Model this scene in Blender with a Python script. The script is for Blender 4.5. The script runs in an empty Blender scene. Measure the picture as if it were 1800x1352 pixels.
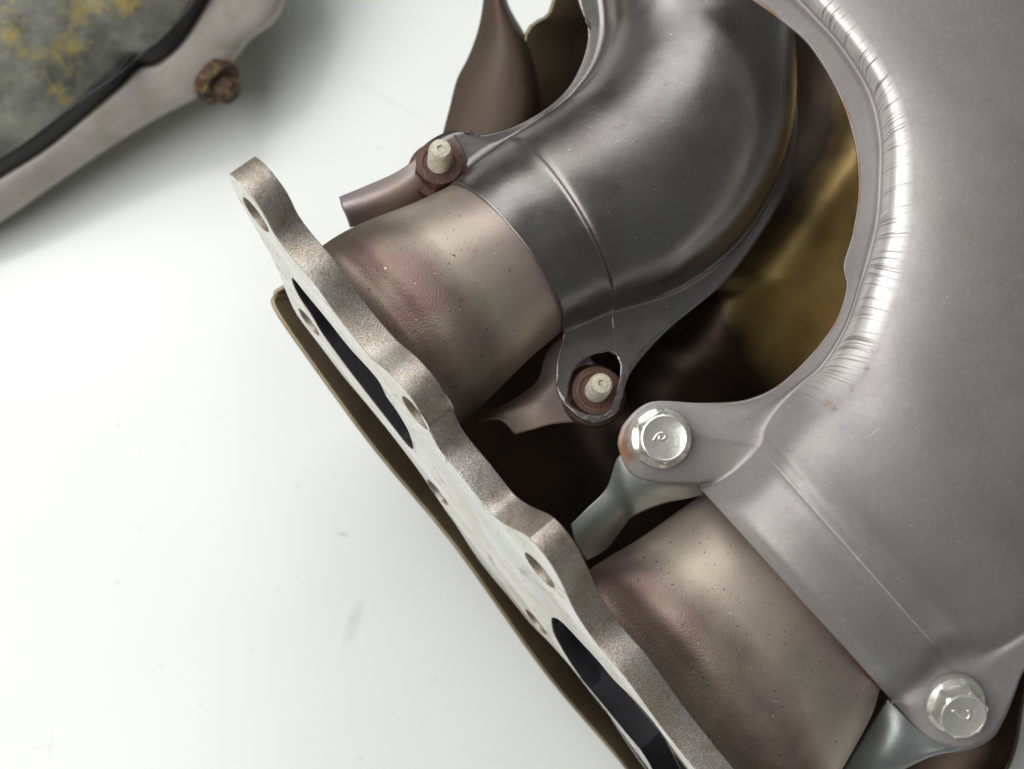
import bpy, bmesh, math, random
from mathutils import Vector, Matrix
random.seed(7)
R = math.radians
sc = bpy.context.scene

# ------------------------------------------------------------------ camera
FPX, CX, CY = 2473.0, 900.0, 676.0          # focal length and centre, in photograph pixels
PITCH = R(18); HCAM = 0.470
cam = bpy.data.cameras.new('camera'); camo = bpy.data.objects.new('camera', cam)
sc.collection.objects.link(camo); sc.camera = camo
camo.location = (0, 0, HCAM); camo.rotation_euler = (PITCH, 0, 0)
cam.sensor_width = 36; cam.lens = FPX / 1800 * 36; cam.clip_start = .01; cam.clip_end = 50
cam.dof.use_dof = True; cam.dof.focus_distance = .372; cam.dof.aperture_fstop = 10
CAMR = Matrix.Rotation(PITCH, 3, 'X'); CAML = Vector((0, 0, HCAM))

# ------------------------------------------------------------------ light
w = bpy.data.worlds.new('World'); sc.world = w; w.use_nodes = True
bg = w.node_tree.nodes['Background']; bg.inputs[0].default_value = (.95, 1, .98, 1); bg.inputs[1].default_value = .13
def area(name, loc, tgt, size, power, col=(1, 1, 1), sy=None):
    l = bpy.data.lights.new(name, 'AREA'); l.energy = power; l.color = col; l.size = size
    if sy: l.shape = 'RECTANGLE'; l.size_y = sy
    o = bpy.data.objects.new(name, l); sc.collection.objects.link(o)
    o.location = loc; o.rotation_euler = (Vector(tgt) - Vector(loc)).to_track_quat('-Z', 'Y').to_euler()
    return o
area('ceiling_lamp', (-.85, .05, 1.25), (0, .12, 0), 1.6, 24, (1, .99, .97), 1.2)
area('ceiling_lamp', (-.25, 1.25, 1.45), (0, .12, 0), 1.6, 11.5, (.97, 1, .99), .9)
sc.view_settings.view_transform = 'Standard'; sc.view_settings.look = 'None'
sc.view_settings.exposure = 0; sc.view_settings.gamma = 1; sc.view_settings.use_curve_mapping = False

# ------------------------------------------------------------------ helpers
def cam2w(v): return CAML + CAMR @ Vector(v)
def pt(px, py, d): return cam2w(((px - CX) / FPX * d, (CY - py) / FPX * d, -d))
def ground(px, py):
    r = pt(px, py, 1) - CAML; return CAML - r * (CAML.z / r.z)
def dirw(v): return (CAMR @ Vector(v)).normalized()
def cr(p0, p1, p2, p3, t):
    return .5 * ((2 * p1) + (p2 - p0) * t + (2 * p0 - 5 * p1 + 4 * p2 - p3) * t * t + (3 * p1 - p0 - 3 * p2 + p3) * t ** 3)
def resample(row, k, closed=False):
    n = len(row); out = []
    segs = n if closed else n - 1
    for i in range(segs):
        g = (lambda j: row[j % n]) if closed else (lambda j: row[min(max(j, 0), n - 1)])
        for q in range(k): out.append(cr(g(i - 1), g(i), g(i + 1), g(i + 2), q / k))
    if not closed: out.append(row[-1])
    return out
def link(name, me, mat, parent, smooth=True):
    o = bpy.data.objects.new(name, me); sc.collection.objects.link(o)
    if parent is not None:
        o.parent = parent
        root = parent
        off = Vector()
        while root is not None: off += root.location; root = root.parent
        me.transform(Matrix.Translation(-off))
    if mat: me.materials.clear(); me.materials.append(mat)
    if smooth: me.polygons.foreach_set('use_smooth', [True] * len(me.polygons))
    return o
def grid_mesh(name, rows, closed_v=False):
    n, m = len(rows), len(rows[0])
    vs = [tuple(p) for r in rows for p in r]; fs = []; uvs = []
    for i in range(n - 1):
        for j in range(m if closed_v else m - 1):
            j2 = (j + 1) % m
            fs.append((i * m + j, i * m + j2, (i + 1) * m + j2, (i + 1) * m + j))
            a, b, c, d = i / (n - 1), (i + 1) / (n - 1), j / max(1, (m - 1)), (j + 1) / max(1, (m - 1))
            uvs += [(a, c), (a, d), (b, d), (b, c)]
    me = bpy.data.meshes.new(name); me.from_pydata(vs, [], fs); me.update()
    uv = me.uv_layers.new(name='UVMap')
    for k, q in enumerate(uvs): uv.data[k].uv = q
    return me
def face_camera(me):
    c = sum((p.normal.dot((CAML - p.center).normalized()) * p.area for p in me.polygons))
    if c < 0: me.flip_normals()
def sheet(name, rows, mat, parent, ku=6, kv=6, thick=.0011, bevel=True):
    rows = [resample(r, kv) for r in rows]
    cols = [resample([r[j] for r in rows], ku) for j in range(len(rows[0]))]
    rows = [[c[i] for c in cols] for i in range(len(cols[0]))]
    me = grid_mesh(name, rows); face_camera(me)
    o = link(name, me, mat, parent)
    s = o.modifiers.new('thickness', 'SOLIDIFY'); s.thickness = thick; s.offset = -1
    return o
def loft(name, rings, mat, parent, k=3, cap=False, close=True):
    cols = [resample([r[j] for r in rings], k) for j in range(len(rings[0]))]
    rows = [[c[i] for c in cols] for i in range(len(cols[0]))]
    me = grid_mesh(name, rows, closed_v=close)
    bm = bmesh.new(); bm.from_mesh(me)
    if cap:
        m = len(rows[0]); bm.verts.ensure_lookup_table()
        bm.faces.new([bm.verts[i] for i in range(m)]); bm.faces.new([bm.verts[(len(rows) - 1) * m + i] for i in range(m)])
    bmesh.ops.recalc_face_normals(bm, faces=bm.faces); bm.to_mesh(me); bm.free()
    return link(name, me, mat, parent)
def lathe(name, base, axis, prof, mat, parent, n=40, sides=None, rot=0, smooth=True, ref=None):
    """prof: list of (radius, height); sides: dict index->True for hex rings"""
    a = axis.normalized(); r0 = ref or Vector((1, 0, 0)); x = (r0 - a * r0.dot(a)).normalized(); y = a.cross(x)
    rows = []
    for k, (r, h) in enumerate(prof):
        ring = []
        for i in range(n):
            th = 2 * math.pi * i / n + rot; rr = r
            if sides and k in sides:
                ph = (2 * math.pi * i / n) % (math.pi / 3) - math.pi / 6
                rr = r * math.cos(math.pi / 6) / math.cos(ph)
            ring.append(base + a * h + (x * math.cos(th) + y * math.sin(th)) * rr)
        rows.append(ring)
    me = grid_mesh(name, rows, closed_v=True)
    bm = bmesh.new(); bm.from_mesh(me); bm.verts.ensure_lookup_table(); m = n
    bm.faces.new([bm.verts[i] for i in range(m)]); bm.faces.new([bm.verts[(len(rows) - 1) * m + i] for i in range(m)])
    bmesh.ops.recalc_face_normals(bm, faces=bm.faces); bm.to_mesh(me); bm.free()
    o = link(name, me, mat, parent, smooth)
    if smooth:
        for e in me.edges: pass
        me.set_sharp_from_angle(angle=R(32))
    return o

# ------------------------------------------------------------------ materials
class NT:
    def __init__(s, name):
        s.m = bpy.data.materials.new(name); s.m.use_nodes = True; s.t = s.m.node_tree
        s.b = s.t.nodes['Principled BSDF']
    def n(s, ty, **kw):
        x = s.t.nodes.new(ty)
        for k, v in kw.items():
            if k in x.inputs: x.inputs[k].default_value = v
            else: setattr(x, k, v)
        return x
    def l(s, a, b): s.t.links.new(a, b)
    def coord(s, kind='Object', scale=(1, 1, 1)):
        if not hasattr(s, '_tc'): s._tc = s.n('ShaderNodeTexCoord')
        if scale == (1, 1, 1): return s._tc.outputs[kind]
        mp = s.n('ShaderNodeMapping'); mp.inputs['Scale'].default_value = scale
        s.l(s._tc.outputs[kind], mp.inputs['Vector']); return mp.outputs[0]
    def noise(s, scale, detail=4, rough=.55, vec=None, dist=0.):
        x = s.n('ShaderNodeTexNoise'); x.inputs['Scale'].default_value = scale; x.inputs['Detail'].default_value = detail
        x.inputs['Roughness'].default_value = rough; x.inputs['Distortion'].default_value = dist
        s.l(vec or s.coord(), x.inputs['Vector']); return x.outputs['Fac']
    def ramp(s, fac, stops):
        x = s.n('ShaderNodeValToRGB'); e = x.color_ramp.elements
        while len(e) < len(stops): e.new(.5)
        for k, (p, c) in enumerate(stops):
            e[k].position = p; e[k].color = (c, c, c, 1) if isinstance(c, (int, float)) else (*c, 1)
        s.l(fac, x.inputs[0]); return x.outputs[0]
    def mix(s, fac, a, b, mode='MIX'):
        x = s.n('ShaderNodeMix', data_type='RGBA', blend_type=mode)
        for sock, v in ((x.inputs[0], fac), (x.inputs[6], a), (x.inputs[7], b)):
            if hasattr(v, 'links'): s.l(v, sock)
            elif isinstance(v, (int, float)): sock.default_value = v
            else: sock.default_value = (*v, 1)
        return x.outputs[2]
    def math(s, op, a, b=0., clamp=False):
        x = s.n('ShaderNodeMath', operation=op); x.use_clamp = clamp
        for sock, v in ((x.inputs[0], a), (x.inputs[1], b)):
            if hasattr(v, 'links'): s.l(v, sock)
            else: sock.default_value = v
        return x.outputs[0]
    def dot(s, vec, v):
        x = s.n('ShaderNodeVectorMath', operation='DOT_PRODUCT'); s.l(vec, x.inputs[0]); x.inputs[1].default_value = v
        return x.outputs['Value']
    def out(s, col=None, rough=None, metal=None, bump=None, bstr=.2, bdist=.0004, spec=None, coat=None):
        b = s.b.inputs
        for k, v in (('Base Color', col), ('Roughness', rough), ('Metallic', metal)):
            if v is None: continue
            if hasattr(v, 'links'): s.l(v, b[k])
            else: b[k].default_value = (*v, 1) if isinstance(v, tuple) else v
        if spec is not None: b['Specular IOR Level'].default_value = spec
        if coat is not None: b['Coat Weight'].default_value = coat; b['Coat Roughness'].default_value = .08
        if bump is not None:
            x = s.n('ShaderNodeBump'); x.inputs['Strength'].default_value = bstr; x.inputs['Distance'].default_value = bdist
            s.l(bump, x.inputs['Height']); s.l(x.outputs[0], b['Normal'])
        return s.m

def m_table():
    s = NT('white_laminate')
    c = s.mix(s.ramp(s.noise(6, 3), [(.35, 0), (.75, 1)]), (.80, .82, .80), (.75, .775, .745))
    specks = s.ramp(s.noise(170, 2, .6), [(.70, 0), (.76, .55)])
    c = s.mix(s.math('MULTIPLY', specks, .45), c, (.42, .42, .38))
    smear = s.ramp(s.noise(1, 3, .6, s.coord('Object', (38, 14, 1))), [(.70, 0), (.80, .3)])
    c = s.mix(smear, c, (.6, .6, .56))
    # scuffs and a faint line on the laminate
    geo = s.n('ShaderNodeNewGeometry')
    for (x0, y0), (x1, y1), wd, k in (((636, 1050), (606, 1142), 13, .30), ((590, 937), (616, 942), 4, .5), ((201, 1028), (211, 1020), 5, .4), ((610, 132), (770, 228), 6, .16), ((95, 1275), (82, 1352), 2.5, .2), ((30, 1320), (120, 1306), 3, .14), ((1000, 1262), (1200, 1225), 3, .15)):
        A_, B_ = ground(x0, y0), ground(x1, y1); mid = (A_ + B_) / 2; ax = (B_ - A_); hl = ax.length / 2; ax.normalize(); ay = Vector((-ax.y, ax.x, 0))
        v = s.n('ShaderNodeVectorMath', operation='SUBTRACT'); s.l(geo.outputs['Position'], v.inputs[0]); v.inputs[1].default_value = mid
        a = s.math('POWER', s.math('ABSOLUTE', s.math('DIVIDE', s.dot(v.outputs[0], tuple(ax)), hl)), 2.); b = s.math('POWER', s.math('ABSOLUTE', s.math('DIVIDE', s.dot(v.outputs[0], tuple(ay)), wd * .5 / FPX)), 2.)
        m_ = s.math('MULTIPLY', s.ramp(s.math('ADD', a, b), [(.1, k), (1., 0)]), s.ramp(s.noise(500, 4, .7), [(.3, .3), (.65, 1)]))
        c = s.mix(m_, c, (.33, .33, .30))
    return s.out(c, s.ramp(s.noise(9, 3), [(.3, .16), (.7, .26)]), 0., spec=.5)
def m_shield(name, base, tint1, tint2, rust=.5, rough=.42, metal=.75, edge=False):
    s = NT(name)
    c = s.mix(s.ramp(s.noise(16, 4, .6), [(.38, 0), (.66, 1)]), base, tint1)
    c = s.mix(s.ramp(s.noise(27, 5, .6, dist=.4), [(.5, 0), (.72, .75)]), c, tint2)
    fine = s.noise(900, 3, .7)
    c = s.mix(s.ramp(fine, [(.3, .18), (.7, 0)]), c, (.12, .115, .11))
    dust = s.ramp(s.noise(1150, 2, .5), [(.71, 0), (.77, .45)])
    c = s.mix(dust, c, (.72, .70, .67))
    rn = s.math('MULTIPLY', s.ramp(s.noise(240, 3, .6), [(.64, 0), (.72, 1)]), s.ramp(s.noise(22, 3), [(.52, 0), (.66, rust)]))
    c = s.mix(rn, c, (.22, .11, .045))
    for ang_, th_ in ((.45, .755), (-.5, .77), (1.2, .78)):
        m0 = s.n('ShaderNodeMapping'); s.l(s.coord('Object'), m0.inputs['Vector']); m0.inputs['Rotation'].default_value = (0, 0, ang_ * 2); mp = s.n('ShaderNodeMapping'); s.l(m0.outputs[0], mp.inputs['Vector']); mp.inputs['Scale'].default_value = (1700, 110, 160)
        sk = s.math('MULTIPLY', s.ramp(s.noise(1, 1, .5, mp.outputs[0]), [(th_, 0), (th_ + .03, .38)]), s.ramp(s.noise(18, 2), [(.48, 0), (.6, 1)]))
        c = s.mix(sk, c, (.7, .69, .66))
    stripe = None
    if edge:
        uv = s.n('ShaderNodeSeparateXYZ'); s.l(s.coord('UV'), uv.inputs[0]); U, V = uv.outputs[0], uv.outputs[1]
        # drawn fold round the opening: burnished with short cross marks
        su = s.n('ShaderNodeCombineXYZ'); s.l(s.math('ADD', s.math('MULTIPLY', U, 480.), s.math('MULTIPLY', V, -140.)), su.inputs[0]); s.l(s.math('MULTIPLY', V, 7.), su.inputs[1])
        sn = s.noise(1., 2, .5, su.outputs[0])
        band_ = s.math('MULTIPLY', s.ramp(V, [(.168, 0), (.185, 1), (.245, 1), (.280, 0)]), s.ramp(U, [(.46, 0), (.54, 1)]))
        stripe = s.math('MULTIPLY', band_, s.ramp(sn, [(.36, .1), (.46, .85), (.8, 1)]))
        dark = s.math('MULTIPLY', band_, s.ramp(sn, [(.30, .6), (.40, 0)]))
        c = s.mix(stripe, c, (.80, .78, .75)); c = s.mix(dark, c, (.22, .21, .20))
        # worn line along the pressed step
        wl = s.math('MULTIPLY', s.ramp(s.math('ADD', U, s.math('MULTIPLY', s.math('SUBTRACT', s.noise(90, 2), .5), .006)), [(.243, 0), (.250, .75), (.257, 0)]), s.ramp(V, [(.24, 0), (.3, 1), (.84, 1), (.87, 0)]))
        c = s.mix(s.math('MULTIPLY', wl, s.ramp(s.noise(300, 3), [(.3, .6), (.6, 1)])), c, (.85, .84, .80))
        # rust on the cut edges
        er = s.math('MULTIPLY', s.ramp(s.math('ADD', V, s.math('MULTIPLY', s.noise(120, 3), -.03)), [(-.01, 1), (.004, 0)]), s.ramp(s.noise(70, 3), [(.4, 0), (.6, .9)]))
        er2 = s.math('MULTIPLY', s.ramp(s.math('ADD', U, s.math('MULTIPLY', s.noise(160, 3), -.02)), [(-.006, 1), (.003, 0)]), s.ramp(V, [(.6, .15), (.74, 1), (.86, .7)]))
        c = s.mix(s.math('MAXIMUM', er, er2), c, (.30, .16, .07))
    mt = s.math('SUBTRACT', metal, s.math('ADD', s.math('MULTIPLY', rn, .6), s.math('MULTIPLY', dust, .5)), True)
    scr = s.noise(1, 2, .5, s.coord('Object', (260, 1500, 700)))
    rg = s.math('ADD', s.ramp(s.noise(60, 4), [(.3, rough - .06), (.7, rough + .1)]), s.math('MULTIPLY', scr, .06))
    h = s.math('ADD', s.math('MULTIPLY', fine, .5), s.noise(180, 3))
    if stripe is not None: rg = s.math('SUBTRACT', rg, s.math('MULTIPLY', stripe, .16)); h = s.math('ADD', h, s.math('MULTIPLY', stripe, .8))
    return s.out(c, rg, mt, h, .18, .0003)
def m_pipe():
    s = NT('heat_tinted_steel')
    Pw = Vector(PD); pos = s.coord()
    geo = s.n('ShaderNodeNewGeometry')
    x = s.n('ShaderNodeVectorMath', operation='SUBTRACT'); s.l(geo.outputs['Position'], x.inputs[0]); x.inputs[1].default_value = O0
    p = s.dot(x.outputs[0], tuple(Pw))
    p = s.math('ADD', p, s.math('MULTIPLY', s.math('SUBTRACT', s.noise(45, 3), .5), .012))
    f = s.math('DIVIDE', p, .06)
    c = s.ramp(f, [(.10, (.25, .165, .145)), (.30, (.155, .10, .09)), (.44, (.21, .155, .135)), (.56, (.50, .425, .35)), (.8, (.47, .385, .335)), (1., (.34, .265, .26))])
    c = s.mix(s.ramp(s.noise(30, 4, .6), [(.42, 0), (.7, .7)]), c, (.33, .30, .22))
    c = s.mix(s.ramp(s.noise(26, 4, .6, dist=.5), [(.52, 0), (.74, .5)]), c, (.22, .175, .19))
    pits = s.ramp(s.noise(850, 2, .5), [(.69, 0), (.73, .8)])
    c = s.mix(pits, c, (.07, .05, .06))
    rn = s.math('MULTIPLY', s.ramp(s.noise(150, 3), [(.6, 0), (.7, .8)]), s.ramp(s.noise(24, 2), [(.6, 0), (.7, 1)]))
    c = s.mix(rn, c, (.30, .14, .06))
    dust = s.ramp(s.noise(700, 2, .5), [(.72, 0), (.77, .6)])
    c = s.mix(dust, c, (.7, .66, .6))
    cast = s.math('MULTIPLY', s.noise(2000, 2, .6), s.ramp(f, [(.3, 1), (.75, .25)]))
    return s.out(c, s.ramp(s.noise(40, 4), [(.3, .41), (.7, .51)]), .72, cast, .28, .0004)
def m_flange():
    s = NT('cast_flange_steel')
    geo = s.n('ShaderNodeNewGeometry')
    nd = s.dot(geo.outputs['True Normal'], tuple(-Vector(PD)))
    face = s.ramp(nd, [(.80, 0), (.93, 1)])
    c = s.mix(s.ramp(s.noise(30, 4, .6), [(.36, 0), (.66, 1)]), (.49, .43, .35), (.55, .52, .485))
    c = s.mix(s.ramp(s.noise(110, 4, .6, dist=.6), [(.5, 0), (.66, .7)]), c, (.36, .28, .20))
    c = s.mix(s.ramp(s.noise(75, 3, .6), [(.60, 0), (.70, .5)]), c, (.55, .45, .30))
    sp = s.noise(2600, 2, .6)
    c = s.mix(s.ramp(sp, [(.42, .55), (.6, 0)]), c, (.15, .115, .10))
    mc = s.mix(s.ramp(s.noise(42, 4, .6, dist=1.5), [(.40, 0), (.62, .8)]), (.80, .80, .78), (.66, .63, .54))
    mc = s.mix(s.ramp(s.noise(60, 5, .65, dist=2.5), [(.60, 0), (.64, .7), (.68, 0)]), mc, (.30, .21, .12))
    c = s.mix(face, c, mc)
    mach = s.noise(1, 2, .5, s.coord('Object', (300, 4000, 900)))
    h = s.mix(face, sp, s.math('MULTIPLY', mach, .1))
    rg = s.mix(face, s.ramp(s.noise(200, 3), [(.3, .36), (.7, .5)]), (.38, .38, .38))
    return s.out(c, rg, .72, h, .32, .0004)
def m_plain(name, c1, c2, sc_=40, rough=.4, metal=.6, spk=None, bscale=600, bstr=.25, lo=.4, hi=.65):
    s = NT(name)
    c = s.mix(s.ramp(s.noise(sc_, 4, .6), [(lo, 0), (hi, 1)]), c1, c2)
    if spk:
        c = s.mix(s.ramp(s.noise(sc_ * 3, 4, .6, dist=.6), [(.52, 0), (.66, .9)]), c, spk)
    return s.out(c, s.ramp(s.noise(sc_ * 2, 3), [(.3, rough - .05), (.7, rough + .1)]), metal, s.noise(bscale, 3), bstr, .0004)

# ------------------------------------------------------------------ manifold frame: L along the flange, P along the pipes, W out of the shields
LC, PC, WC = Vector((.611, -.791, -.047)), Vector((.759, .601, -.249)), Vector((.225, .116, .967))
LD = dirw(LC); PD = dirw(PC - LC * PC.dot(LC)); WD = LD.cross(PD).normalized()
if WD.dot(dirw(WC)) < 0: WD = -WD
O0 = pt(620, 638, .38)
def mf(l, w_, p): return O0 + LD * (l / 1000) + WD * (w_ / 1000) + PD * (p / 1000)
def unflange(px, py, p=0.):
    o = O0 + PD * (p / 1000); r = (pt(px, py, 1) - CAML); t = (o - CAML).dot(PD) / r.dot(PD); x = CAML + r * t - o
    return x.dot(LD) * 1000, x.dot(WD) * 1000

M_TABLE = m_table()
M_SHIELD = m_shield('aluminised_sheet', (.40, .385, .375), (.33, .30, .315), (.40, .395, .35), 1., .53, .6, True)
M_ELBOW = m_shield('dull_aluminised_sheet', (.26, .25, .245), (.185, .162, .16), (.245, .25, .215), .5, .27, .9)
M_GREEN = m_shield('green_grey_sheet', (.35, .375, .35), (.28, .31, .31), (.40, .36, .28), .8, .38, .75)
M_PURPLE = m_shield('purple_brown_sheet', (.36, .30, .32), (.40, .29, .20), (.36, .35, .39), 1., .46, .6)
M_PIPE = m_pipe(); M_FLANGE = m_flange()
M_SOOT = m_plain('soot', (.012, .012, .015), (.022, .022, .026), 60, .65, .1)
def m_tray():
    s = NT('bronzed_sheet')
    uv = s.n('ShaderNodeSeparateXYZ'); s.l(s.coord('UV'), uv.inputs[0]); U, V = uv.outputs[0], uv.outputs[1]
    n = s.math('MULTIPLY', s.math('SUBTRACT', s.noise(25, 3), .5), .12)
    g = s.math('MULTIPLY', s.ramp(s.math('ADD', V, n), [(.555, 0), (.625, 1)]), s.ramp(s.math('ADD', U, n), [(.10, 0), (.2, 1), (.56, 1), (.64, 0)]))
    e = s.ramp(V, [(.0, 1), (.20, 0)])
    c = s.mix(s.ramp(s.noise(30, 4), [(.4, 0), (.65, 1)]), (.035, .023, .017), (.06, .038, .025))  # near-black base paints the cavity shade; gold is kept to the lit opening
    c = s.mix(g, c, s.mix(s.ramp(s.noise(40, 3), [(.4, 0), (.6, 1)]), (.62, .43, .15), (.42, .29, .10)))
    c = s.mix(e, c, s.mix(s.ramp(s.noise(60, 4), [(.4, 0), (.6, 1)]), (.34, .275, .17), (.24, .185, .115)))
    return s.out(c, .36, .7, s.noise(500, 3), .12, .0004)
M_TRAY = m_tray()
M_REAR = m_plain('brown_sheet', (.075, .05, .035), (.10, .06, .048), 18, .6, .3, (.07, .058, .035), 500, .12)
M_BOLT = m_plain('zinc_bolt', (.80, .79, .73), (.70, .70, .62), 160, .30, .7, (.66, .62, .58), 900, .12)
M_NUT = m_plain('rusty_nut', (.10, .045, .035), (.15, .08, .065), 130, .5, .45, (.09, .075, .05), 900, .5)
M_STUD = m_plain('pale_stud', (.62, .57, .44), (.55, .53, .46), 250, .42, .45, (.42, .33, .2), 1200, .4)

# ------------------------------------------------------------------ setting
tb = grid_mesh('table', [[Vector((x, y, 0)) for x in (-1.6, 0, 1.6)] for y in (-1.4, 0, 1.8)])
table = link('table', tb, M_TABLE, None, False); table['kind'] = 'structure'
table['label'] = 'white glossy table top with faint scuffs'
if tb.polygons[0].normal.z < 0: tb.flip_normals()

# ------------------------------------------------------------------ exhaust manifold
man = bpy.data.objects.new('exhaust_manifold', None); sc.collection.objects.link(man)
man.location = (.04, .12, 0); man.empty_display_size = .05
man['label'] = 'used exhaust manifold with two-port steel flange, stub pipes and grey bolted heat shields'
man['category'] = 'exhaust manifold'

# --- flange: outline on its own plane
near = [(405, 308), (432, 334), (460, 372), (480, 410), (510, 450), (550, 497), (600, 567), (653, 630), (690, 663), (727, 707), (757, 763), (775, 795), (820, 850),
        (858, 898), (880, 918), (900, 930), (932, 948), (966, 990), (990, 1034), (1010, 1076), (1048, 1132), (1096, 1188), (1160, 1276), (1204, 1332)]
far = [(408, 325), (423, 357), (467, 433), (490, 478), (503, 513), (522, 553), (557, 600), (600, 657), (647, 713), (693, 770), (743, 837), (783, 897), (800, 920), (844, 988),
       (900, 1056), (932, 1096), (968, 1132), (1024, 1196), (1100, 1288), (1140, 1340)]
N2 = [unflange(*q) for q in near]; F2 = [unflange(*q) for q in far]
lN, lF = N2[-1][0], F2[-1][0]
tail = [(lN + 15, N2[-1][1] + 1), (lN + 40, 26), (lN + 60, 8), (lN + 68, -18), (lN + 60, -34), (lF + 30, -44)]
outline = N2 + tail + F2[::-1]
outline = resample([Vector((a, b, 0)) for a, b in outline], 3, True)
def ell(c, a, b, n=48, e=2.0):
    pts_ = []
    for i in range(n):
        t = 2 * math.pi * i / n; ct, st = math.cos(t), math.sin(t)
        pts_.append(Vector((c[0] + a * math.copysign(abs(ct) ** (2 / e), ct), c[1] + b * math.copysign(abs(st) ** (2 / e), st), 0)))
    return pts_
hp = lambda a, b: tuple((x + y) / 2 for x, y in zip(unflange(*a), unflange(*b)))
PORT1 = (0.5, 0.); PORT2 = (130., 0.)
pa = [(511, 488), (516, 505), (528, 527), (545, 552), (563, 583), (588, 618), (613, 652), (650, 700), (693, 755), (715, 783), (727, 791), (722, 768), (713, 748), (697, 722), (680, 698), (667, 672), (647, 647), (613, 610), (580, 568), (553, 535), (535, 513), (518, 492)]
pb = [(968, 1086), (971, 1110), (984, 1136), (1000, 1163), (1016, 1186), (1040, 1219), (1072, 1260), (1120, 1332), (1196, 1334), (1148, 1268), (1110, 1225), (1080, 1196), (1050, 1160), (1024, 1132), (1000, 1106), (982, 1089)]
port1 = resample([Vector((*unflange(*q), 0)) for q in pa], 3, True)
pb2 = [Vector((*unflange(*q), 0)) for q in pb]
pb2[8:8] = [Vector((pb2[7].x + 18, pb2[7].y * .95, 0)), Vector((166, -8, 0)), Vector((170, 0, 0)), Vector((164, 10, 0)), Vector((pb2[8].x + 16, pb2[8].y * .95, 0))]
port2 = resample(pb2, 3, True)
holes = [ell(hp((428, 343), (470, 412)), 5.6, 5.6), ell(hp((707, 690), (752, 762)), 5.6, 5.6), ell(hp((918, 960), (978, 1046)), 6, 6),
         ell(hp((530, 548), (555, 585)), 5, 5), ell(hp((752, 842), (785, 890)), 5, 5), ell(hp((922, 1068), (962, 1120)), 5, 5),
         port1, port2]
cu = bpy.data.curves.new('flange', 'CURVE'); cu.dimensions = '2D'; cu.fill_mode = 'BOTH'; cu.extrude = 3.6; cu.bevel_depth = .4; cu.bevel_resolution = 2
for poly in [outline] + holes:
    sp = cu.splines.new('POLY'); sp.points.add(len(poly) - 1); sp.use_cyclic_u = True
    for k, q in enumerate(poly): sp.points[k].co = (q.x, q.y, 0, 1)
tmp = bpy.data.objects.new('tmp', cu); sc.collection.objects.link(tmp)
bpy.context.view_layer.update()
fm = bpy.data.meshes.new_from_object(tmp.evaluated_get(bpy.context.evaluated_depsgraph_get()))
bpy.data.objects.remove(tmp); bpy.data.curves.remove(cu)
for v in fm.vertices: v.co = mf(v.co.x, v.co.y, 4 + v.co.z)
fm.name = 'flange'
bm = bmesh.new(); bm.from_mesh(fm); bmesh.ops.remove_doubles(bm, verts=bm.verts, dist=1e-6); bmesh.ops.recalc_face_normals(bm, faces=bm.faces); bm.to_mesh(fm); bm.free()
fl = link('flange', fm, M_FLANGE, man); fm.set_sharp_from_angle(angle=R(30))
fm.materials.append(M_SOOT)
def inpoly(x, y, P_):
    r = False
    for i in range(len(P_)):
        a, b = P_[i], P_[i - 1]
        if (a.y > y) != (b.y > y) and x < (b.x - a.x) * (y - a.y) / (b.y - a.y) + a.x: r = not r
    return r
def grow(P_, k):
    c = sum(P_, Vector()) / len(P_); return [c + (q - c) * k for q in P_]
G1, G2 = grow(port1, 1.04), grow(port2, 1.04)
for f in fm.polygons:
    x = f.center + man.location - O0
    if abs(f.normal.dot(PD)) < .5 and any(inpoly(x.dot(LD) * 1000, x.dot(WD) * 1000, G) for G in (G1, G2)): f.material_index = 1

# --- stub pipes
def ring(c, a, b, p, e=2., n=56):
    return [mf(q.x, q.y, p) for q in ell(c, a, b, n, e)]
def stub(c, prof, end, hole):
    o = loft('pipe', [ring((c[0] + dx, c[1] + dw), a, b, p, e) for p, a, b, e, dx, dw in prof], M_PIPE, man, 5)
    n = len(hole); cc = sum(hole, Vector()) / n
    sc_ = lambda k, p: [mf(cc.x + (q.x - cc.x) * k, cc.y + (q.y - cc.y) * k, p) for q in hole]
    el = lambda a, b, p: [mf(c[0] + a * math.cos(f), c[1] + b * math.sin(f), p) for f in (math.atan2((q.y - cc.y) * 2, q.x - cc.x) for q in hole)]
    A = prof[0][1]
    loft('port_bore', [sc_(.93, .6), sc_(.928, 4), sc_(.92, 8), el(A - 7, 11, 15), el(A - 9, 13, 30), el(A - 12, 17, end)], M_SOOT, o, 2)
    return o
p1 = stub(PORT1, [(7.6, 31.8, 20.4, 2.4, 0, 0), (9.5, 31, 19.4, 2.4, 0, 0), (12.5, 30.6, 18.8, 2.4, 0, 0), (16, 30.4, 20.4, 2.4, 0, .4), (20, 30, 23, 2.35, .1, .8), (26, 29.2, 24.8, 2.2, .4, 1), (33, 27.9, 25.4, 2.1, .9, 1), (42, 26.4, 25.6, 2.05, 1.6, 1), (54, 25.4, 25.8, 2, 2.4, 1), (78, 25, 25.5, 2, 3, 1)], 74, port1)
p2 = stub(PORT2, [(7.6, 46.4, 21, 2.6, 0, 0), (9.5, 45.6, 20, 2.6, 0, 0), (12.5, 45.2, 19.4, 2.6, 0, 0), (16, 45, 21, 2.6, 0, .4), (20.5, 44.6, 24.8, 2.6, 0, .8), (26, 43.8, 27, 2.5, 0, 1), (33, 42.6, 28, 2.3, 0, 1), (42, 41, 28.3, 2.2, -.8, 1), (52, 39, 28.3, 2.1, -2, 1), (62, 36, 27.5, 2.1, -3.5, 0), (82, 33, 26, 2, -4, 0)], 76, port2)

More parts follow.
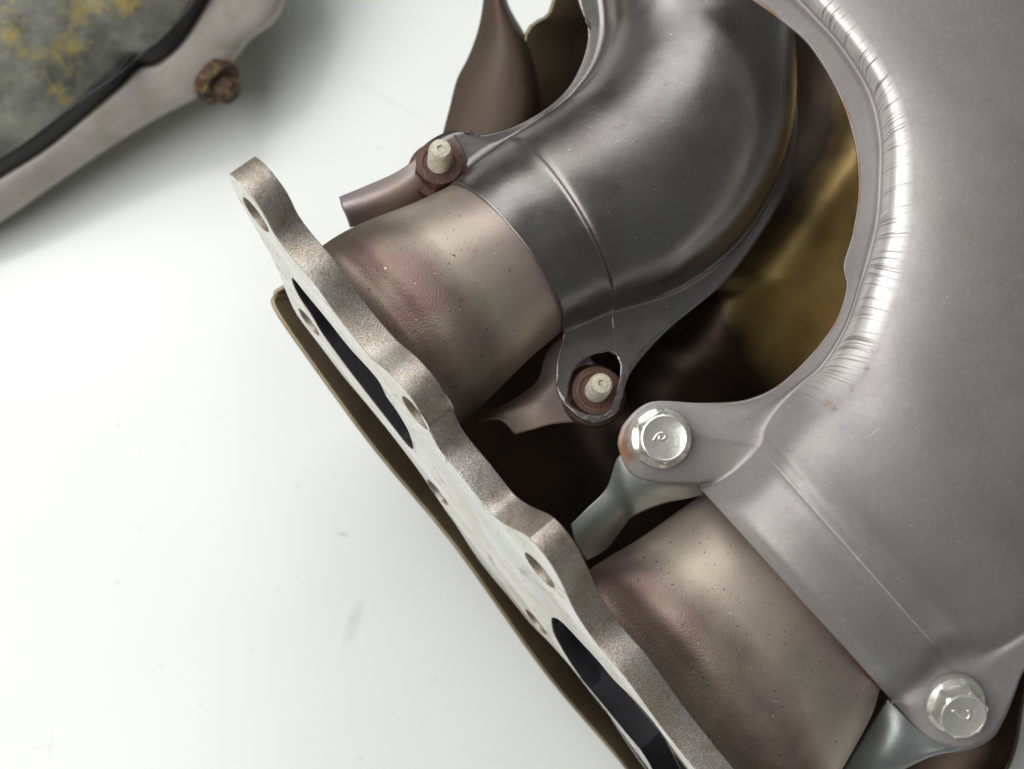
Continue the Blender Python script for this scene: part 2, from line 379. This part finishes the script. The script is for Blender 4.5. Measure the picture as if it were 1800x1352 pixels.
# --- elbow heat shield over the first pipe: swept half shell with rims and tabs
path = [(885, 458, .389, 160), (905, 446, .390, 161), (940, 424, .3915, 163), (972, 405, .393, 163), (984, 398, .3935, 172), (1020, 380, .395, 178), (1085, 350, .398, 190), (1158, 290, .402, 190),
        (1212, 195, .407, 180), (1228, 85, .412, 164), (1214, -30, .416, 158), (1190, -140, .42, 156)]
cen = [pt(a, b, d) for a, b, d, r in path]; rad = [r * d / FPX for a, b, d, r in path]
UPE = dirw((.13, .24, .96))
edgeI = [(752, 332), (720, 297), (745, 256), (792, 230), (838, 238), (900, 224), (972, 182), (1014, 130), (1034, 60), (1016, 0), (1000, -60), (985, -140)]
edgeO = [(978, 640), (984, 698), (1036, 743), (1082, 727), (1094, 698), (1112, 650), (1176, 578), (1295, 472), (1394, 300), (1398, 130), (1384, 0), (1372, -120)]
def toplane(px, py, c, n):
    r = pt(px, py, 1) - CAML; return CAML + r * ((c - CAML).dot(n) / r.dot(n))
def smooth_list(a, k): return [x.x for x in resample([Vector((q, 0, 0)) for q in a], k)]
K = 6
cenS = resample(cen, K); radS = smooth_list(rad, K)
rsm = list(rad); rsm[1:6] = [rad[0] + (rad[6] - rad[0]) * f for f in (.12, .3, .45, .52, .72)]; rsS = smooth_list(rsm, K)
eI = resample([Vector((*q, 0)) for q in edgeI], K); eO = resample([Vector((*q, 0)) for q in edgeO], K)
rows = []; NC = len(cenS)
tg = [(cenS[min(i + 4, NC - 1)] - cenS[max(i - 4, 0)]).normalized() for i in range(NC)]
tg = [(PD * max(0, 1 - i / 14) + tg[i] * min(1, i / 14)).normalized() for i in range(NC)]
tg = [sum((tg[min(max(i + j, 0), NC - 1)] for j in range(-4, 5)), Vector()).normalized() for i in range(NC)]
for i, c in enumerate(cenS):
    t = tg[i]
    u = (UPE - t * UPE.dot(t)).normalized(); b = t.cross(u)          # b points to the outer side of the bend
    r = radS[i]; row = []
    pI, pO = toplane(eI[i].x, eI[i].y, c, UPE), toplane(eO[i].x, eO[i].y, c, UPE)
    rs = rsS[i]; bI, bO = c - b * (rs + .0012), c + b * (rs + .0012)
    for q in range(6): row.append(pI.lerp(bI, q / 5))
    for q in range(1, 40):
        th = math.pi * q / 40
        re = rs + (r - rs) * min(1, 1.6 * math.sin(th)); row.append(c + b * (-math.cos(th) * re) + u * (math.sin(th) ** .8 * re * .93))
    for q in range(6): row.append(bO.lerp(pO, q / 5))
    rows.append(row)
em = grid_mesh('elbow_shield', rows); face_camera(em)
# uneven opening round the outer nut
hole_px = [(1022, 634), (1045, 622), (1070, 617), (1084, 624), (1091, 640), (1090, 666), (1083, 692), (1074, 716), (1062, 727), (1030, 728), (1006, 716), (996, 702), (1000, 676), (1008, 650)]
bm = bmesh.new(); bm.from_mesh(em)
def topx(p):
    q = CAMR.transposed() @ (p - CAML); return CX + FPX * q.x / -q.z, CY - FPX * q.y / -q.z
def nearhole(f):
    x, y = topx(f.calc_center_median()); return 975 < x < 1110 and 600 < y < 745
ci = Vector((1045, 674))
for (x0, y0), (x1, y1) in zip(hole_px, hole_px[1:] + hole_px[:1]):
    A_, B_ = pt(x0, y0, .39), pt(x1, y1, .39); nrm = (A_ - CAML).cross(B_ - CAML).normalized()
    fs = [f for f in bm.faces if nearhole(f)]
    es = set(e for f in fs for e in f.edges); vs = set(v for f in fs for v in f.verts)
    bmesh.ops.bisect_plane(bm, geom=list(vs) + list(es) + fs, plane_co=CAML, plane_no=nrm, dist=1e-7)
def inhole(x, y):
    r = False; n = len(hole_px)
    for i in range(n):
        (xa, ya), (xb, yb) = hole_px[i], hole_px[i - 1]
        if (ya > y) != (yb > y) and x < (xb - xa) * (y - ya) / (yb - ya) + xa: r = not r
    return r
bmesh.ops.delete(bm, geom=[f for f in bm.faces if inhole(*topx(f.calc_center_median()))], context='FACES')
bm.to_mesh(em); bm.free()
elbow = link('elbow_heat_shield', em, M_ELBOW, man)
elbow['label'] = 'dark grey elbow-shaped heat shield shell'
sd = elbow.modifiers.new('thickness', 'SOLIDIFY'); sd.thickness = .0011; sd.offset = -1
# --- lower halves of the elbow shell: curled tabs that show under the studs
def lower_tab(cols, mat, name='lower_shell_tab'):
    return sheet(name, [[pt(*q) for q in c] for c in cols], mat, man, 6, 6, .001)
lower_tab([[(596, 346, .392), (600, 362, .390), (608, 380, .391), (615, 400, .396)], [(640, 328, .392), (648, 345, .389), (655, 365, .390), (662, 390, .396)],
           [(690, 306, .391), (700, 325, .388), (708, 348, .390), (715, 375, .397)], [(722, 286, .390), (738, 305, .3885), (748, 328, .391), (760, 355, .398)],
           [(752, 262, .391), (772, 285, .392), (785, 308, .393), (800, 335, .398)], [(800, 236, .392), (815, 262, .393), (825, 290, .395), (840, 315, .398)]], M_PURPLE)
lower_tab([[(838, 742, 0.3932), (856, 735, 0.3917), (880, 738, 0.3907), (905, 764, 0.3912)], [(866, 722, 0.3942), (890, 722, 0.3917), (912, 735, 0.3912), (938, 755, 0.3912)],
           [(905, 700, 0.3962), (930, 700, 0.3927), (950, 715, 0.3912), (970, 746, 0.3912)], [(945, 668, 0.3972), (965, 675, 0.3932), (985, 700, 0.3922), (1010, 742, 0.3922)],
           [(960, 620, 0.3982), (995, 645, 0.3942), (1025, 690, 0.3932), (1050, 742, 0.3932)], [(985, 590, 0.3982), (1030, 620, 0.3942), (1065, 670, 0.3932), (1085, 725, 0.3932)]], M_PURPLE)

# --- main heat shield (right)
#   rim outer, rim inner, right fold, right outer (px,py), depths: lip, bulge, right ; collar flag
SEC = [
 ((1222, 851), (1229, 857), (1563, 1227), (1566, 1231), .3895, .027, .3925, 1.0),
 ((1200, 842), (1243, 852), (1572, 1220), (1585, 1250), .3870, .0265, .3910, 1.0),
 ((1155, 848), (1263, 846), (1584, 1212), (1615, 1283), .3845, .026, .3890, 1.0),
 ((1108, 832), (1292, 826), (1606, 1195), (1648, 1307), .3830, .025, .3875, 1.0),
 ((1087, 788), (1316, 802), (1638, 1168), (1695, 1318), .3820, .0240, .3865, 1.0),
 ((1090, 760), (1326, 790), (1652, 1157), (1725, 1310), .3815, .0240, .3860, 1.0),
 ((1101, 740), (1334, 781), (1660, 1150), (1748, 1294), .3810, .0246, .3860, 1.0),
 ((1125, 716), (1339, 768), (1672, 1147), (1760, 1275), .3810, .0248, .3860, .95),
 ((1158, 705), (1342, 755), (1690, 1143), (1770, 1255), .3810, .0251, .3860, .9),
 ((1232, 709), (1352, 735), (1715, 1141), (1783, 1222), .3810, .0254, .3860, .82),
 ((1300, 708), (1375, 708), (1742, 1134), (1800, 1180), .3805, .0257, .3860, .74),
 ((1362, 684), (1408, 677), (1775, 1118), (1830, 1150), .3795, .0260, .3855, .65),
 ((1422, 629), (1450, 640), (1830, 1080), (1880, 1110), .3780, .0262, .385, .55),
 ((1468, 568), (1490, 572), (1890, 1010), (1940, 1030), .3765, .026, .385, .5),
 ((1489, 508), (1514, 500), (1940, 920), (1995, 930), .3755, .025, .385, .5),
 ((1484, 467), (1530, 450), (1975, 820), (2030, 820), .3750, .024, .385, .5),
 ((1500, 410), (1545, 385), (1995, 700), (2050, 700), .3745, .023, .385, .5),
 ((1510, 331), (1550, 305), (2005, 570), (2060, 565), .3745, .022, .385, .5),
 ((1503, 250), (1549, 235), (2000, 430), (2055, 420), .3745, .021, .385, .5),
 ((1475, 165), (1530, 160), (1985, 290), (2040, 270), .3750, .020, .385, .5),
 ((1423, 78), (1484, 85), (1960, 150), (2010, 120), .3755, .019, .385, .5),
 ((1368, 31), (1438, 32), (1920, 20), (1960, -20), .3765, .018, .385, .5),
 ((1318, -4), (1390, -15), (1860, -100), (1890, -140), .3775, .018, .386, .5),
 ((1240, -50), (1310, -70), (1780, -210), (1800, -250), .379, .018, .387, .5)]
rows = []; NB = 11
for k, (a, b, c, d, dl, bul, dr, col) in enumerate(SEC):
    row = []
    for q in (0, .34, .68, 1): row.append(pt(a[0] + (b[0] - a[0]) * q, a[1] + (b[1] - a[1]) * q, dl))
    dx, dy = c[0] - b[0], c[1] - b[1]; ln = math.hypot(dx, dy); ww = 13 / ln * min(1, max(0, (k - 9) / 5)) + 9 / ln
    rise = .0050 * min(1, max(0, (k - 8) / 6))
    row.append(pt(b[0] + dx * ww, b[1] + dy * ww, dl - .001 - rise - (.004 if k < 9 else .0010)))
    for q in range(1, NB + 1):
        t = q / (NB + 1)
        tt = ww + (1 - ww) * t
        circ = max(0, 1 - abs(2 * t - 1) ** 2.3) ** .62; soft = 1 - abs(2 * t - 1) ** 2.0
        prof = circ * col + soft * (1 - col)
        bb = bul * (1 if k < 9 else max(.55, 1 - .09 * (k - 9)))
        base = (dl - rise - (.003 if k < 9 else .0012)) * (1 - t) + dr * t
        row.append(pt(b[0] + dx * tt, b[1] + dy * tt, base - bb * prof))
    row.append(pt(c[0], c[1], dr))
    for q in (.4, 1): row.append(pt(c[0] + (d[0] - c[0]) * q, c[1] + (d[1] - c[1]) * q, dr + .0005 * q))
    rows.append(row)
main = sheet('main_heat_shield', rows, M_SHIELD, man, 6, 6, .0012)
main['label'] = 'broad pale grey heat shield with scratched rim'
lower_tab([[(1003, 922, .392), (1010, 950, .392), (1020, 970, .393), (1032, 986, .394)], [(1030, 895, .391), (1042, 920, .391), (1055, 945, .393), (1068, 965, .396)],
           [(1066, 858, .390), (1078, 880, .390), (1090, 900, .391), (1100, 922, .395)], [(1089, 800, .386), (1098, 835, .386), (1108, 870, .387), (1118, 905, .390)],
           [(1120, 830, .3855), (1135, 850, .3855), (1150, 868, .387), (1165, 886, .390)], [(1170, 838, .3855), (1185, 852, .386), (1196, 865, .388), (1207, 877, .390)],
           [(1226, 848, .388), (1230, 855, .389), (1234, 862, .390), (1238, 870, .391)]], M_GREEN)
lower_tab([[(1560, 1229, .394), (1535, 1268, .397), (1505, 1315, .400), (1472, 1370, .404)], [(1586, 1252, .393), (1572, 1290, .393), (1550, 1335, .395), (1525, 1385, .40)],
           [(1618, 1284, .392), (1610, 1308, .392), (1600, 1335, .393), (1590, 1352, .395)], [(1655, 1306, .391), (1652, 1315, .391), (1648, 1322, .391), (1644, 1328, .392)],
           [(1700, 1312, .390), (1700, 1316, .390), (1700, 1318, .391), (1700, 1320, .391)]], M_GREEN)

# --- lower shield (tray) behind everything
tl = [((985, -70), (1950, -70)), ((968, 22), (1950, 30)), ((925, 62), (1950, 80)), ((905, 200), (1950, 200)), ((720, 400), (1950, 330)), ((504, 504), (1960, 450)), ((487, 520), (1960, 480)), ((484, 540), (1960, 520)), ((543, 627), (1960, 640)),
      ((660, 787), (1960, 760)), ((800, 956), (1950, 880)), ((960, 1180), (1900, 990)), ((1092, 1336), (1835, 1090)), ((1180, 1455), (1800, 1215)), ((1250, 1540), (1782, 1318)), ((1330, 1600), (1745, 1385)), ((1450, 1650), (1680, 1450))]
TT = [0, .012, .03, .07, .14, .22, .30, .38, .46, .54, .62, .70, .80, .9, .955, .985, 1]
rows = []
for k, (a, b) in enumerate(tl):
    row = []
    for t in TT:
        x, y = a[0] + (b[0] - a[0]) * t, a[1] + (b[1] - a[1]) * t
        dish = (1 - math.exp(-max(0, x - a[0]) / 130)) * (1 - math.exp(-max(0, b[0] - x) / 130))
        d = .4235 + .020 * dish
        ds = ((x - 1500) * .8 + (y - 290) * .6)          # across the bright fold inside the opening
        if 900 < x < 1800 and -200 < y < 900: d -= .015 * math.exp(-(ds / 75) ** 2) * min(1, max(0, (x - 1080) / 150))
        d += .012 * (1 - t) * max(0, 1 - k / 8) ** 1.5
        row.append(pt(x, y, d))
    rows.append(row)
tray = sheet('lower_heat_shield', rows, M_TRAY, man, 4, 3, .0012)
tray['label'] = 'bronze brown lower heat shield tray'
# --- rear brown shield wall by the first elbow
cols = []
for (x0, y0), (x1, y1) in [((772, 262), (900, 262)), ((779, 232), (938, 222)), ((790, 190), (947, 185)), ((803, 140), (945, 145)), ((823, 100), (936, 100)), ((838, 60), (920, 60)), ((846, 25), (902, 28)), ((850, -5), (890, 0)), ((858, -60), (884, -40))]:
    row = []
    for t, dd in ((0, .436), (.03, .433), (.2, .428), (.45, .4245), (.7, .424), (.88, .426), (1, .433), (1.03, .446)):
        row.append(pt(x0 + (x1 - x0) * t, y0 + (y1 - y0) * t, dd))
    cols.append(row)
rear = sheet('rear_shield_wall', cols, M_REAR, man, 5, 5, .0012)

# --- fasteners
def stud(px, py, d, axis, tall, ns=1.):
    base = pt(px, py, d); a = dirw(axis)
    nut = lathe('nut', base, a, [(r_ * ns, h_) for r_, h_ in ((.0072, -.002), (.0074, 0), (.0072, .0012), (.0060, .0013), (.0062, .0022), (.0062, .0050), (.0056, .0060), (.0040, .0062), (.0038, .0058))], M_NUT, man, 48, {3, 4, 5}, .4)
    prof = [(.0031, -.004)]
    h = .006; k = 0
    while h < tall - .001:
        prof += [(.0033, h), (.00292, h + .0005)]; h += .001
    prof += [(.0031, tall - .0008), (.0026, tall - .0001), (.0010, tall), (.0009, tall - .0006)]
    lathe('stud', base, a, prof, M_STUD, man, 32)
stud(770, 302, .3935, (.10, .28, .955), .0150, 1.15)
stud(1043, 696, .3915, (.10, .24, .965), .0145, 1.22)
def bolt(px, py, d, axis, rot, mark, tilt_ref=None):
    base = pt(px, py, d); a = dirw(axis)
    b = lathe('bolt', base, a, [(.0084, -.0008), (.0085, .0006), (.0082, .0012), (.0080, .0018), (.0073, .0026), (.0072, .0066), (.0070, .0074), (.0063, .0080), (.0058, .0082), (.0054, .0080)],
              M_BOLT, man, 72, {4, 5, 6}, rot, True, dirw((1, 0, 0)))
    # raised mark on the head
    x = dirw((1, 0, 0)); x = (x - a * x.dot(a)).normalized(); y = a.cross(x)
    pts3 = [base + a * .0080 + (x * q[0] + y * q[1]) * .0015 for q in mark]
    pts3 = resample(pts3, 4); rings = []
    for i, p in enumerate(pts3):
        t = (pts3[min(i + 1, len(pts3) - 1)] - pts3[max(i - 1, 0)]).normalized(); n2 = a.cross(t)
        rings.append([p + (n2 * math.cos(f) + a * math.sin(f)) * .00042 for f in [2 * math.pi * j / 8 for j in range(8)]])
    loft('head_mark', rings, M_BOLT, b, 1, True)
    return b
bolt(1161, 770, .3805, (.03, .035, .99), .55, [(-2.0, -.5), (-1.3, .6), (-.3, .9), (.2, .3), (-.4, -.3), (-1.0, -.1), (-.8, .4)])
bolt(1677, 1236, .3850, (.02, -.22, .97), .25, [(-2.2, .9), (-1.6, 1.0), (-.6, .1), (.2, -.5), (.8, -.4), (1.1, .4), (.9, 1.0), (.5, .9)])

# ------------------------------------------------------------------ second part lying behind
prt = bpy.data.objects.new('exhaust_canister', None); sc.collection.objects.link(prt); prt.location = (-.25, .36, 0)
prt['label'] = 'grimy yellow-stained exhaust canister with grey rim band and rusty bolt behind the flange'
prt['category'] = 'exhaust part'
def m_grime():
    s = NT('grimy_paint')
    c = s.mix(s.ramp(s.noise(34, 6, .7), [(.36, 0), (.66, 1)]), (.10, .105, .09), (.36, .36, .30))
    c = s.mix(s.ramp(s.noise(26, 6, .72), [(.49, 0), (.60, .9)]), c, (.50, .38, .08))
    c = s.mix(s.ramp(s.noise(60, 5, .7), [(.58, 0), (.72, .8)]), c, (.05, .055, .05))
    return s.out(c, .5, .15, s.noise(120, 4), .4, .001)
M_GRIME = m_grime()
M_BAND = m_plain('grey_band', (.40, .365, .33), (.47, .43, .39), 26, .5, .35, (.36, .34, .27), 300, .2)
M_RUBBER = m_plain('black_gap', (.014, .014, .015), (.03, .03, .03), 50, .5, .1)
M_RUST = m_plain('rust', (.07, .03, .012), (.03, .02, .015), 120, .7, .1, (.30, .22, .05), 500, .6)
crease = [(-260, 470), (-130, 392), (0, 312), (80, 262), (150, 205), (215, 148), (240, 118), (275, 112), (315, 80), (350, 28), (385, -40), (420, -120), (450, -230)]
outer_ = [(-230, 520), (-110, 455), (0, 392), (90, 330), (190, 262), (270, 212), (320, 186), (352, 168), (405, 118), (440, 72), (490, 30), (520, -60), (540, -200)]
rows = []; band = []; lower = []
for (a, b), (c, d) in zip(crease, outer_):
    inx, iny = -.62, -.78
    rows.append([pt(a + inx * q, b + iny * q, dd) for q, dd in ((-6, .497), (10, .489), (40, .482), (110, .474), (220, .466), (380, .462), (560, .466))])
    band.append([pt(a - 8, b - 6, .497), pt(a, b, .492), pt(a + (c - a) * .12, b + (d - b) * .12, .491), pt(a + (c - a) * .5, b + (d - b) * .5, .493), pt(a + (c - a) * .9, b + (d - b) * .9, .497), pt(c, d, .503)])
sheet('body', rows, M_GRIME, prt, 5, 5, .0015)
sheet('rim_band', band, M_BAND, prt, 5, 5, .003)
rb = pt(385, 146, .50); ra = dirw((.72, -.62, .2))
rbt = lathe('bolt', rb, ra, [(.0085, -.004), (.0088, -.001), (.0085, .0012), (.0052, .0014), (.0056, .0020), (.0052, .0062), (.0040, .0070)], M_RUST, prt, 36, {4, 5}, .3)

# dark seam between body and band, and the lower half that stands on the table
sw = [60, 58, 52, 48, 40, 26, 16, 44, 46, 34, 24, 24, 24]
sheet('seam', [[pt(a - .62 * q, b - .78 * q, .4850), pt(a - .4 * q, b - .5 * q, .4835), pt(a - 8, b - 9, .4875), pt(a + 3, b + 3, .4935)] for (a, b), q in zip(crease, sw)], M_RUBBER, prt, 5, 4, .002)
def tdepth(py): return HCAM / (math.cos(PITCH) - (CY - py) / FPX * math.sin(PITCH))
sheet('lower_shell', [[pt(a - 4, b - 4, .5035), pt(a - 20, b - 20, .510), pt(a - 60, b - 60, tdepth(b - 60) - .006), pt(a - 140, b - 140, tdepth(b - 140) - .0012)] for a, b in outer_], M_BAND, prt, 5, 4, .001)
